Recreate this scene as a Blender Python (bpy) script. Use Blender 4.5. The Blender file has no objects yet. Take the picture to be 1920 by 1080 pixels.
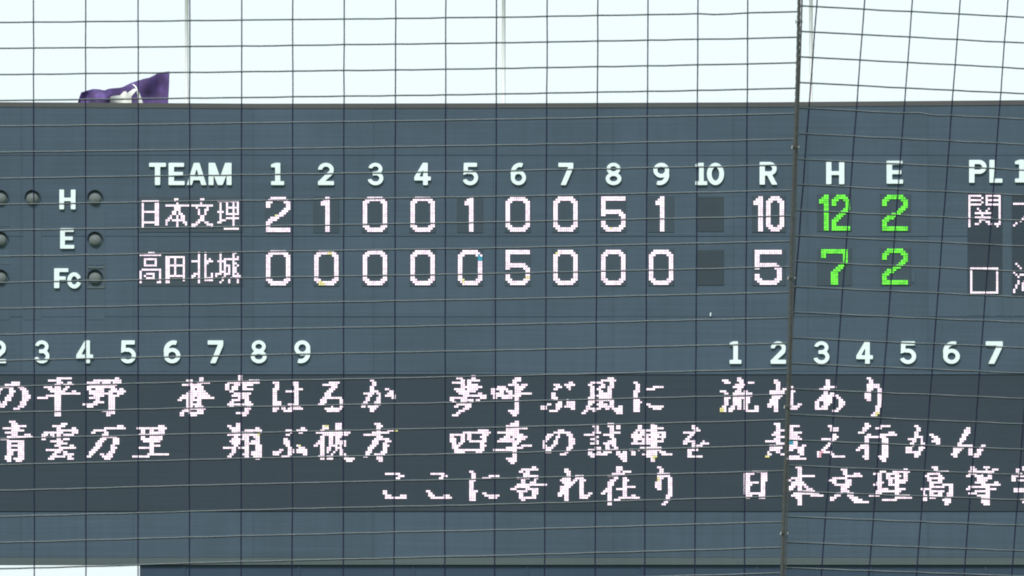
import bpy, math, random
import numpy as np
from mathutils import Vector

# ------------------------------------------------------------------ camera, world, sun, exposure
scene = bpy.context.scene
COL = scene.collection
D = 130.0            # camera to scoreboard face, metres
S = 0.0135           # metres per layout unit on the scoreboard face
HZ = 1250.0          # eye level in layout units
CZ = 6.0             # camera height above the field
EXPO = 0.0
K = 2.0 ** EXPO

cam = bpy.data.cameras.new('camera')
cam.sensor_width = 36.0
cam.lens = 36.0 * D / (1920 * S)
cam.shift_y = (HZ - 540) / 1920
cam.clip_start = 0.5
cam.clip_end = 6000
cam.dof.use_dof = True
cam.dof.focus_distance = D
cam.dof.aperture_fstop = 90
cam_o = bpy.data.objects.new('camera', cam)
COL.objects.link(cam_o)
cam_o.location = (0, 0, CZ)
cam_o.rotation_euler = (math.radians(90), 0, 0)
scene.camera = cam_o

SUN_EL, SUN_AZ = math.radians(52), math.radians(200)     # azimuth of the light source, from +Y clockwise
world = bpy.data.worlds.new("World")
scene.world = world
world.use_nodes = True
wt = world.node_tree
bg = wt.nodes['Background']
sky = wt.nodes.new('ShaderNodeTexSky')
sky.sky_type = 'NISHITA'
sky.sun_disc = False
sky.sun_elevation = SUN_EL
sky.sun_rotation = SUN_AZ
sky.dust_density = 4.0
tc = wt.nodes.new('ShaderNodeTexCoord')
nz = wt.nodes.new('ShaderNodeTexNoise')
nz.inputs['Scale'].default_value = 2.5
nz.inputs['Detail'].default_value = 5
wt.links.new(tc.outputs['Generated'], nz.inputs['Vector'])
ramp = wt.nodes.new('ShaderNodeMapRange')
ramp.inputs['To Min'].default_value = 10.2
ramp.inputs['To Max'].default_value = 10.5
wt.links.new(nz.outputs['Fac'], ramp.inputs['Value'])
cl = wt.nodes.new('ShaderNodeCombineColor')
for i, g in enumerate((0.88, 1.0, 1.02)):
    mm = wt.nodes.new('ShaderNodeMath'); mm.operation = 'MULTIPLY'
    mm.inputs[1].default_value = g
    wt.links.new(ramp.outputs[0], mm.inputs[0])
    wt.links.new(mm.outputs[0], cl.inputs[i])
mix = wt.nodes.new('ShaderNodeMix'); mix.data_type = 'RGBA'
mix.inputs[0].default_value = 0.86
wt.links.new(sky.outputs[0], mix.inputs[6])
wt.links.new(cl.outputs[0], mix.inputs[7])
wt.links.new(mix.outputs[2], bg.inputs['Color'])
bg.inputs['Strength'].default_value = 0.11

sun = bpy.data.lights.new('sun', 'SUN')
sun.energy = 3.0
sun.angle = math.radians(12)
sun.color = (1.0, 0.97, 0.92)
sun_o = bpy.data.objects.new('sun', sun)
COL.objects.link(sun_o)
dv = Vector((math.sin(SUN_AZ) * math.cos(SUN_EL), math.cos(SUN_AZ) * math.cos(SUN_EL), math.sin(SUN_EL)))
sun_o.rotation_euler = dv.to_track_quat('Z', 'Y').to_euler()

vs = scene.view_settings
vs.view_transform = 'Standard'
vs.look = 'None'
vs.exposure = EXPO
vs.gamma = 1.0
vs.use_curve_mapping = False
scene.render.film_transparent = False
scene.cycles.filter_width = 1.9
scene.cycles.use_denoising = True

# ------------------------------------------------------------------ helpers
random.seed(7)

def srgb(r, g, b, f=1.0):
    out = []
    for c in (r, g, b):
        c /= 255.0
        out.append((c / 12.92 if c <= 0.04045 else ((c + 0.055) / 1.055) ** 2.4) * f)
    return tuple(out) + (1.0,)

def pt(u, v, y=D):
    """layout coordinates (u right, v down) -> point on the upright plane at distance y"""
    k = S * y / D
    return Vector(((u - 960) * k, y, CZ + (HZ - v) * k))

def face(u, v, off=0.0):
    """point on the scoreboard face (flat, upright), off metres in front of it"""
    p = pt(u, v, D)
    p.y -= off
    return p

def mesh_obj(name, verts, faces, mat, parent=None, mats=None, smooth=False):
    me = bpy.data.meshes.new(name)
    me.from_pydata([tuple(v) for v in verts], [], faces)
    ms = mat if isinstance(mat, (list, tuple)) else [mat]
    for m in ms:
        me.materials.append(m)
    if mats is not None:
        me.polygons.foreach_set('material_index', mats)
    if smooth:
        me.polygons.foreach_set('use_smooth', [True] * len(me.polygons))
    me.update()
    o = bpy.data.objects.new(name, me)
    COL.objects.link(o)
    if parent is not None:
        o.parent = parent
        o.matrix_parent_inverse = Matrix_inv(parent)
    return o

def Matrix_inv(p):
    return world_matrix(p).inverted()

def world_matrix(o):
    if o.parent is None:
        return o.matrix_basis.copy()
    return world_matrix(o.parent) @ o.matrix_parent_inverse @ o.matrix_basis

def empty(name, loc, label=None, cat=None, group=None, parent=None):
    o = bpy.data.objects.new(name, None)
    COL.objects.link(o)
    o.location = loc
    if label: o['label'] = label
    if cat: o['category'] = cat
    if group: o['group'] = group
    return o

def tag(o, label=None, cat=None, group=None, kind=None):
    if label: o['label'] = label
    if cat: o['category'] = cat
    if group: o['group'] = group
    if kind: o['kind'] = kind
    return o

class MB:
    def __init__(s):
        s.v, s.f, s.m = [], [], []
    def box(s, x0, y0, z0, x1, y1, z1, mi=0):
        b = len(s.v)
        s.v += [(x0, y0, z0), (x1, y0, z0), (x1, y1, z0), (x0, y1, z0), (x0, y0, z1), (x1, y0, z1), (x1, y1, z1), (x0, y1, z1)]
        for q in ((0, 3, 2, 1), (4, 5, 6, 7), (0, 1, 5, 4), (1, 2, 6, 5), (2, 3, 7, 6), (3, 0, 4, 7)):
            s.f.append(tuple(b + i for i in q)); s.m.append(mi)
    def bevbox(s, u0, v0, u1, v1, off0, off1, bev=0.012):
        """box on the scoreboard face between offsets off0 (back) and off1 (front) with a chamfered front edge"""
        a, c = face(u0, v0), face(u1, v1)
        x0, x1, z0, z1 = a.x, c.x, c.z, a.z
        yb, ym, yf = D - off0, D - (off1 - bev), D - off1
        b = len(s.v)
        for (y, e) in ((yb, 0), (ym, 0), (yf, bev)):
            s.v += [(x0 + e, y, z0 + e), (x1 - e, y, z0 + e), (x1 - e, y, z1 - e), (x0 + e, y, z1 - e)]
        for r in (0, 4):
            for i in range(4):
                j = (i + 1) % 4
                s.f.append((b + r + i, b + r + j, b + r + 4 + j, b + r + 4 + i)); s.m.append(0)
        s.f.append((b + 8, b + 9, b + 10, b + 11)); s.m.append(0)
        s.f.append((b + 3, b + 2, b + 1, b)); s.m.append(0)
    def tube(s, pts, r, n=7, mi=0, rs=None):
        pts = [Vector(p) for p in pts]
        b = len(s.v)
        for i, p in enumerate(pts):
            d = (pts[min(i + 1, len(pts) - 1)] - pts[max(i - 1, 0)]).normalized()
            up = Vector((0, 1, 0)) if abs(d.y) < 0.9 else Vector((1, 0, 0))
            a = d.cross(up).normalized(); c = a.cross(d).normalized()
            rr = rs[i] if rs else r
            for k in range(n):
                t = 2 * math.pi * k / n
                s.v.append(tuple(p + a * (rr * math.cos(t)) + c * (rr * math.sin(t))))
        for i in range(len(pts) - 1):
            for k in range(n):
                k2 = (k + 1) % n
                s.f.append((b + i * n + k, b + i * n + k2, b + (i + 1) * n + k2, b + (i + 1) * n + k)); s.m.append(mi)
        s.f.append(tuple(b + k for k in range(n))); s.m.append(mi)
        e = b + (len(pts) - 1) * n
        s.f.append(tuple(e + n - 1 - k for k in range(n))); s.m.append(mi)
    def build(s, name, mat, parent=None, smooth=False):
        return mesh_obj(name, s.v, s.f, mat, parent, s.m, smooth)

# ------------------------------------------------------------------ materials
def principled(name, col, rough=0.6, metal=0.0, emit=None, estr=0.0):
    m = bpy.data.materials.new(name); m.use_nodes = True
    b = m.node_tree.nodes['Principled BSDF']
    b.inputs['Base Color'].default_value = col
    b.inputs['Roughness'].default_value = rough
    b.inputs['Metallic'].default_value = metal
    b.inputs['Specular IOR Level'].default_value = 0.2
    if emit:
        b.inputs['Emission Color'].default_value = emit
        b.inputs['Emission Strength'].default_value = estr
    return m, m.node_tree, b

def painted(name, col, var=0.10, streak=(0.25, 1, 9), rough=0.55, dirt=0.35, speck=None):
    """weathered paint: horizontal brush streaks, soft blotches, fine grain, slight unevenness"""
    m, t, b = principled(name, col, rough)
    b.inputs['Specular IOR Level'].default_value = 0.08
    L = t.links.new
    co = t.nodes.new('ShaderNodeTexCoord')
    oi = t.nodes.new('ShaderNodeObjectInfo')
    mp = t.nodes.new('ShaderNodeMapping'); mp.inputs['Scale'].default_value = streak
    L(co.outputs['Object'], mp.inputs['Vector'])
    n1 = t.nodes.new('ShaderNodeTexNoise'); n1.inputs['Scale'].default_value = 1.1; n1.inputs['Detail'].default_value = 8; n1.inputs['Roughness'].default_value = .68
    L(mp.outputs[0], n1.inputs['Vector'])
    n2 = t.nodes.new('ShaderNodeTexNoise'); n2.inputs['Scale'].default_value = .55; n2.inputs['Detail'].default_value = 4
    L(co.outputs['Object'], n2.inputs['Vector'])
    mp3 = t.nodes.new('ShaderNodeMapping'); mp3.inputs['Scale'].default_value = (5, 1, .35)
    L(co.outputs['Object'], mp3.inputs['Vector'])
    n3 = t.nodes.new('ShaderNodeTexNoise'); n3.inputs['Scale'].default_value = 1.0; n3.inputs['Detail'].default_value = 5
    L(mp3.outputs[0], n3.inputs['Vector'])
    def madd(a, k, c):
        q = t.nodes.new('ShaderNodeMath'); q.operation = 'MULTIPLY_ADD'
        L(a, q.inputs[0]); q.inputs[1].default_value = k
        if isinstance(c, float): q.inputs[2].default_value = c
        else: L(c, q.inputs[2])
        return q.outputs[0]
    s1 = madd(n1.outputs['Fac'], var * 3.2, 1 - var * 1.6 - dirt * .3 - .04 - dirt * .2)
    s2 = madd(n2.outputs['Fac'], dirt * .6, s1)
    s3 = madd(n3.outputs['Fac'], dirt * .4, s2)
    s4 = madd(oi.outputs['Random'], .08, s3)
    mx = t.nodes.new('ShaderNodeVectorMath'); mx.operation = 'SCALE'
    mx.inputs[0].default_value = col[:3]
    L(s4, mx.inputs['Scale'])
    L(mx.outputs[0], b.inputs['Base Color'])
    bp = t.nodes.new('ShaderNodeBump'); bp.inputs['Strength'].default_value = .25; bp.inputs['Distance'].default_value = .02
    L(n1.outputs['Fac'], bp.inputs['Height']); L(bp.outputs[0], b.inputs['Normal'])
    return m

M_face = painted('dark_green_grey_paint', (.066, .096, .129, 1), var=.13, streak=(.22, 1, 11), dirt=.45)
M_cap = painted('brown_grey_coping', (.088, .091, .094, 1))
M_rail = painted('olive_grey_rail', (.090, .116, .122, 1))
M_disp = painted('display_black_louvre', (.043, .059, .076, 1), var=.06, dirt=.2)
M_mod = painted('module_black_louvre', (.055, .077, .098, 1), var=.06, dirt=.2)
M_dark = painted('blank_module_black_louvre', (.047, .064, .079, 1), var=.06, dirt=.2)
M_name = painted('name_strip_louvre', (.058, .079, .098, 1), var=.06, dirt=.2)
M_plate = painted('lighter_lamp_plate', (.067, .097, .128, 1), var=.06)
M_frame = painted('pale_lamp_frame', (.100, .125, .136, 1), var=.06)
M_base = painted('navy_tower_sheet', (.046, .070, .105, 1), var=.08)
M_white = painted('white_sign_paint', (.76, .86, .88, 1), var=.02, dirt=.05, rough=.45)
M_lens = principled('dusty_lamp_lens', (.135, .158, .160, 1), .7)[0]
M_hood = painted('lamp_hood_paint', (.062, .088, .110, 1), var=.05)

def led(name, rgb, k=1.0):
    c = srgb(*rgb)
    return principled(name, (.03, .03, .03, 1), .5, emit=c, estr=k / K)[0]
M_led = led('lit_led_white', (255, 236, 250), 1.5)
M_ledg = led('lit_led_green', (112, 250, 62), 1.3)
M_ledy = led('lit_led_yellow', (252, 246, 165), 1.0)
M_ledc = led('lit_led_cyan', (60, 170, 200), 1.0)
M_ledp = led('lit_led_pink', (255, 190, 205), 1.0)

# ------------------------------------------------------------------ ground
m_g, t, b = principled('mown_grass', (.05, .09, .03, 1), .9)
n = t.nodes.new('ShaderNodeTexNoise'); n.inputs['Scale'].default_value = .8; n.inputs['Detail'].default_value = 8
co = t.nodes.new('ShaderNodeTexCoord'); t.links.new(co.outputs['Object'], n.inputs['Vector'])
r = t.nodes.new('ShaderNodeValToRGB')
r.color_ramp.elements[0].color = (.035, .065, .02, 1); r.color_ramp.elements[1].color = (.08, .13, .045, 1)
t.links.new(n.outputs['Fac'], r.inputs[0]); t.links.new(r.outputs[0], b.inputs['Base Color'])
g = mesh_obj('ground', [(-3000, -1500, 0), (3000, -1500, 0), (3000, 4500, 0), (-3000, 4500, 0)], [(0, 1, 2, 3)], m_g)
tag(g, kind='structure')

# ------------------------------------------------------------------ scoreboard body
board = empty('scoreboard', (0, D + 1.0, 0),
              'large dark grey-blue baseball scoreboard with lit white and green characters', 'scoreboard')
UL, UR = -420, 2340
def top_v(u):       # measured top edge, slightly uneven
    return float(np.interp(u, [-420, 0, 160, 480, 960, 1440, 1700, 1920, 2340], [190.5, 191.6, 192.5, 194.4, 193.6, 191.7, 189.6, 187.8, 185]))
body = MB()
a, c = face(UL + 2, 196), face(UR - 2, 1057)
body.box(a.x, D + .012, c.z, c.x, D + 1.9, a.z)
body.build('body', M_face, board)
# coping: follows the uneven top edge
us = [UL, 0, 160, 480, 960, 1440, 1700, 1920, UR]
v, f = [], []
for u in us:
    tv = top_v(u)
    p0, p1 = face(u, tv), face(u, tv + 9)
    v += [(p0.x, D - .012, p0.z), (p0.x, D + 1.95, p0.z), (p0.x, D + 1.95, p1.z), (p0.x, D - .012, p1.z)]
for i in range(len(us) - 1):
    for k in range(4):
        f.append((i * 4 + k, i * 4 + (k + 1) % 4, i * 4 + 4 + (k + 1) % 4, i * 4 + 4 + k))
f += [(3, 2, 1, 0), tuple(len(v) - 4 + k for k in range(4))]
mesh_obj('coping', v, f, M_cap, board)
# face panels with recessed joints
bands = [(203, 291), (292, 443), (444, 594), (595, 697)]
edges = [UL, -190, 40, 250, 475, 700, 925, 1150, 1375, 1515, 1740, 1965, 2150, UR]
for (v0, v1) in bands:
    for i in range(len(edges) - 1):
        mb = MB()
        vt = top_v((edges[i] + edges[i + 1]) / 2) + 4.5 if v0 == 203 else v0
        mb.bevbox(edges[i] + .1, vt + .12, edges[i + 1] - .1, v1 - .12, -.035, random.uniform(-.002, .002), .003)
        mb.build('face_panel', M_face, board)
for i in range(len(edges) - 1):
    mb = MB(); mb.bevbox(edges[i] + .1, 961.5, edges[i + 1] - .1, 1045.5, -.035, random.uniform(-.002, .002), .003)
    mb.build('face_panel', M_face, board)
mb = MB(); mb.bevbox(UL, 1046, UR, 1059.2, -.034, .012, .006); mb.build('bottom_rail', M_rail, board)
# tower under the board, set back behind the face
mb = MB(); a, c = face(262, 1059.5), face(UR - 200, 1690)
kk = (D + .06) / D
mb.box(a.x * kk, D + .06, 0.0, c.x, D + 6, a.z + .02)
mb.build('support_tower', M_base, board)
for i in range(9):                                 # vertical ribs of the cladding on the tower
    x = a.x * kk + 1.1 + i * 2.9
    mb = MB(); mb.box(x, D + .035, 0.0, x + .05, D + .0595, a.z - .02); mb.build('cladding_rib', M_base, board)
# column posts at the left end, beyond the frame, so the overhang is carried
mb = MB(); a = face(-330, 1059.5); mb.box(a.x, D + .7, 0, a.x + .5, D + 1.2, a.z + .02); mb.build('support_post', M_base, board)

# message display: wide dark band of dot matrix
disp = MB(); disp.bevbox(-400, 703, 2320, 959, -.03, .012, .01)
disp_o = disp.build('message_display', M_disp, board)
mb = MB(); mb.bevbox(-404, 697.5, 2324, 702.6, -.034, .03, .01); mb.build('display_frame', M_face, disp_o)

# ------------------------------------------------------------------ dot matrix characters
PU, PV = 4.05, 4.07
U0, V0 = 108.3, 709.5
SPOTS = [  # faulty coloured dots: u, v, radius, material index
    (619, 476, 5, 1), (603, 532, 5, 1), (898, 484, 6, 2), (870, 525, 4, 1),
    (1147, 426, 3, 1), (990, 520, 4, 1), (1044, 475, 3, 1), (516, 402, 3, 1), (1352, 769, 7, 1), (1440, 857, 4, 1),
    (1541, 852, 6, 4), (1484, 829, 5, 2), (1644, 776, 4, 1), (1228, 858, 3, 1), (503, 722, 3, 1), (612, 800, 3, 1), (743, 807, 3, 1),
    (484, 812, 4, 1), (561, 835, 3, 1), (1235, 898, 3, 1)]
M_led2 = led('lit_led_white_dimmer', (255, 234, 249), 1.2)
M_led3 = led('lit_led_white_warmer', (255, 240, 244), 1.35)
M_ledg2 = led('lit_led_green_dimmer', (104, 240, 60), 1.05)
LEDM = [M_led, M_ledy, M_ledc, M_ledg, M_ledp, M_led2, M_led3, M_ledg2]

def dots_obj(name, dots, parent, pu=PU, pv=PV, green=False, label=None, off=.014):
    """dots: centres (u, v) on the board. One small raised lens block each."""
    v, f, mi = [], [], []
    hu, hv = pu * .435 * S, pv * .43 * S
    for (u, w) in dots:
        p = face(u, w)
        b = len(v)
        y0, y1 = D - off, D - off - .022
        for (y, e) in ((y0, 1.0), (y1, .93)):
            v += [(p.x - hu * e, y, p.z - hv * e), (p.x + hu * e, y, p.z - hv * e), (p.x + hu * e, y, p.z + hv * e), (p.x - hu * e, y, p.z + hv * e)]
        q_ = random.random()
        m = (7 if q_ < .3 else 3) if green else (5 if q_ < .25 else 6 if q_ < .4 else 0)
        if not green:
            for (su, sv, sr, sm) in SPOTS:
                if (su - u) ** 2 + (sv - w) ** 2 < sr * sr:
                    m = sm
        f.append((b + 4, b + 5, b + 6, b + 7)); mi.append(m)
        for i in range(4):
            j = (i + 1) % 4
            f.append((b + i, b + j, b + 4 + j, b + 4 + i)); mi.append(m)
    o = mesh_obj(name, v, f, LEDM, parent, mi)
    if label: o['label'] = label
    return o

def parse(txt):
    rows = {}
    for part in txt.replace('\n', ' ').split(';'):
        part = part.strip()
        if not part: continue
        k, runs = part.split(':')
        runs = [tuple(float(q) for q in r.split('_')) for r in runs.split(',')]
        if '~' in k:
            a, b = k.split('~')
            for r in range(int(a), int(b) + 1): rows.setdefault(r, []).extend(runs)
        else:
            rows.setdefault(int(k), []).extend(runs)
    return rows

def glyph(txt, ox, z, row0):
    """rows are dot rows counted from row0; runs x0_x1 are extents measured at scale z from ox"""
    out = set()
    for r, runs in parse(txt).items():
        for (x0, x1) in runs:
            a, b = ox + x0 / z, ox + x1 / z
            n = max(1, round((b - a) / PU))
            c0 = round(((a + b) / 2 - (n - 1) * PU / 2 - U0) / PU)
            for c in range(c0, c0 + n): out.add((c, r + row0))
    return [(U0 + c * PU, V0 + r * PV) for (c, r) in sorted(out)]

G = []   # (text, origin, scale, first row)
A, B, C_, D_, E_, F_, G_ = 0, 240, 480, 820, 1080, 1340, 1580
# line 1
G += [
 ("3:50_215;2:120_215;4:-10_95,105_165,210_285;5:-30_40,105_165,235_310;6:-45_15,95_160,250_325;7:-55_0,90_150,250_335;8:-60_-5,75_145,250_340;9:-60_-5,60_130,250_340;10:-60_-5,45_120,245_325;11:-55_0,35_95,230_315;12:-40_85,215_290;13:-20_60,200_265;14:150_230", A, 6, 0),
 ("0:640_805;1:540_690;2:640_705,745_805;3:615_690,715_830;4:500_600,615_690,740_790;5:525_605,615_690,715_765;6:550_605,615_735,790_850;7:615_900;8:520_700;9:420_550,615_690;10~17:615_690", A, 6, 0),
 ("0:1285_1345;1:1060_1365;2:980_1115,1145_1235,1265_1365;3:990_1310;4:990_1300;5:990_1035,1065_1170,1230_1310,1340_1390;6:990_1170,1230_1415;7:1010_1285,1315_1390;8:1060_1170,1230_1350;9:1010_1120,1230_1305;10:1060_1120,1230_1305;11:1060_1170,1230_1300;12:930_1095,1230_1300;13:980_1045,1230_1300;14:1230_1300;15:1160_1295;16:1185_1285;17:1205_1260", A, 6, 0),
 ("0:800_855;1:650_730,800_855;2:675_730,775_925;3:600_830;4:700_850;5:690_745,785_850;6:675_870;7:650_900;8:620_925;9:570_745,785_975;10:545_600,650_830;11:650_720,780_830;12:650_830;13:640_720,750_850;14:620_875;15:600_700,775_850;16:590_635,680_720,740_850;17:570_620,710_775", B, 6, 0),
 ("-1:1240_1290;0:1240_1295;1:1250_1300,1355_1465;2:1120_1485;3:1090_1150,1190_1270,1300_1420;4:1090_1140,1180_1245,1270_1330;5:1090_1135,1160_1240,1300_1415;6:1140_1190;7:1190_1390;8:1160_1360;9:1240_1360;10:1165_1270,1300_1360;11:1140_1190,1310_1390;12:1135_1415;13:1140_1190,1330_1385;14:1320_1385;15:1310_1370;16:1230_1365;17:1290_1335", B, 6, 0),
 ("2:180_260,405_480;3:215_265,405_480;4:215_265,430_485;5:190_265,430_530;6:190_240,330_485;7~10:185_240,430_480;11:185_290,430_480;12:185_280,360_480;13:185_260,285_335,370_500;14:185_260,280_330,360_530;15:185_235,305_405", C_, 6, 0),
 ("2:820_945;3:745_910;4:845_910;5:820_890;6:795_865;7:770_845;8:770_840;9:750_965;10:725_810,935_990;11:720_790,940_990;12:695_770,940_990;13:845_880,935_985;14:770_970;15:795_940", C_, 6, 0),
 ("1:1280_1335;2:1300_1350;3:1300_1350;4:1280_1330;5:1275_1330,1445_1490;6:1275_1370,1490_1540;7:1205_1320,1345_1395,1470_1545;8:1255_1300,1370_1395,1465_1575;9:1230_1280,1350_1395,1520_1570;10:1225_1275,1350_1395;11:1205_1250,1325_1390;12:1180_1250,1325_1395;13:1180_1225,1250_1375;14:1270_1350;15:1280_1325", C_, 6, 0),
 ("-1:510_600;0:215_350,510_600;1:270_350,455_740;2:115_400,455_545;3:270_350,455_690;4:270_740;5:165_400,455_690;6:215_640;7:215_450,700_790;8:315_840;9:65_450,700_840;10:65_155,315_590,645_740;11:80_155,270_400,470_590;12:215_545;13:160_255,370_500;14:315_450;15:265_395;16:210_300;17:105_250", 840, 12, 0),
 ("0:880_950;1:855_945;2:835_895;3:805_930,950_1020;4:690_780,875_1000;5:615_805,880_970;6:615_660,700_750,780_850,880_945;7:615_755,805_850,880_1070;8:635_950;9:635_685,735_850,880_930;10~14:880_925;15:805_925;16:830_920;17:855_900", D_, 6, 0),
 ("2:1480_1530;3:1315_1380,1430_1555;4:1340_1410,1450_1510;5:1310_1355,1470_1500;7:1290_1335;8:1290_1335;9:1290_1360;10:1310_1360,1440_1475;11:1340_1400,1440_1540;12:1240_1285,1340_1410,1450_1550;13:1165_1250,1340_1410,1435_1550;14:1165_1230,1340_1390,1510_1550;15:1265_1360", D_, 6, 0),
 ("0:355_430;1:285_450;2:160_310,375_430;3:140_185,285_330,380_430;4:160_205,260_325,360_425;5:160_205,235_280,360_400;6:160_205,260_300,360_400;7:160_205,260_400;8:160_400;9:140_210,260_405;10:140_425;11:140_205,260_300,380_425;12:140_190,225_350,380_425;13:115_160,255_425,480_525;14:110_280,330_375,400_525;15:90_135,185_235,430_525;16:65_110,455_525", E_, 6, 0),
 ("2:645_690;3:670_715;4:670_715,870_985;5:670_715,795_890;6:645_715;7~9:645_690;10:645_715;11:645_740;12:645_715,795_835;13:645_715,820_985;14:645_715,865_960;15:645_715", E_, 6, 0),
 ("0:250_300;1:75_150,260_330;2:100_180,275_330,360_445;3:225_335;4:200_310;5:250_290;6:55_130,225_310,320_380;7:105_150,200_420;8:205_420;9:105_180,200_400;10:105_155,200_305,320_395;11:105_155,200_305,320_395;12:105_155,200_305,320_375;13:80_130,175_225,250_300,320_370,445_495;14:55_130,150_225,250_300,330_375,440_495;15:55_130,155_200,350_495", F_, 6, 0),
 ("1:660_710;2:660_735;3:685_735;4:685_735,810_880;5:685_735,770_880;6:610_790,840_905;7:610_780,840_885;8:640_760,840_885;9:640_735,840_885;10:615_715,840_885;11:610_715,840_885;12:590_715,840_885,930_985;13:590_635,660_715,840_960;14:660_715,840_935;15:660_715", F_, 6, 0),
 ("1~3:1240_1295;4:1215_1365;5:1170_1290;6:1215_1265;7:1215_1265,1290_1340;8:1210_1400;9:1185_1330,1370_1425;10:1160_1320,1395_1455;11:1135_1185,1220_1310,1395_1460;12:1120_1180,1210_1290,1390_1455;13:1120_1165,1190_1270,1390_1440;14:1120_1270,1380_1420;15:1320_1395", F_, 6, 0),
 ("0:260_310;1:280_340;2:280_340;3:260_415;4:260_415;5:260_340,390_430;6:260_320,390_440;7~9:240_320,390_440;10:260_320,390_440;11~12:390_440;13:360_430;14:360_410;15:355_405;16:330_405;17:315_380", G_, 6, 0),
]
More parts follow.
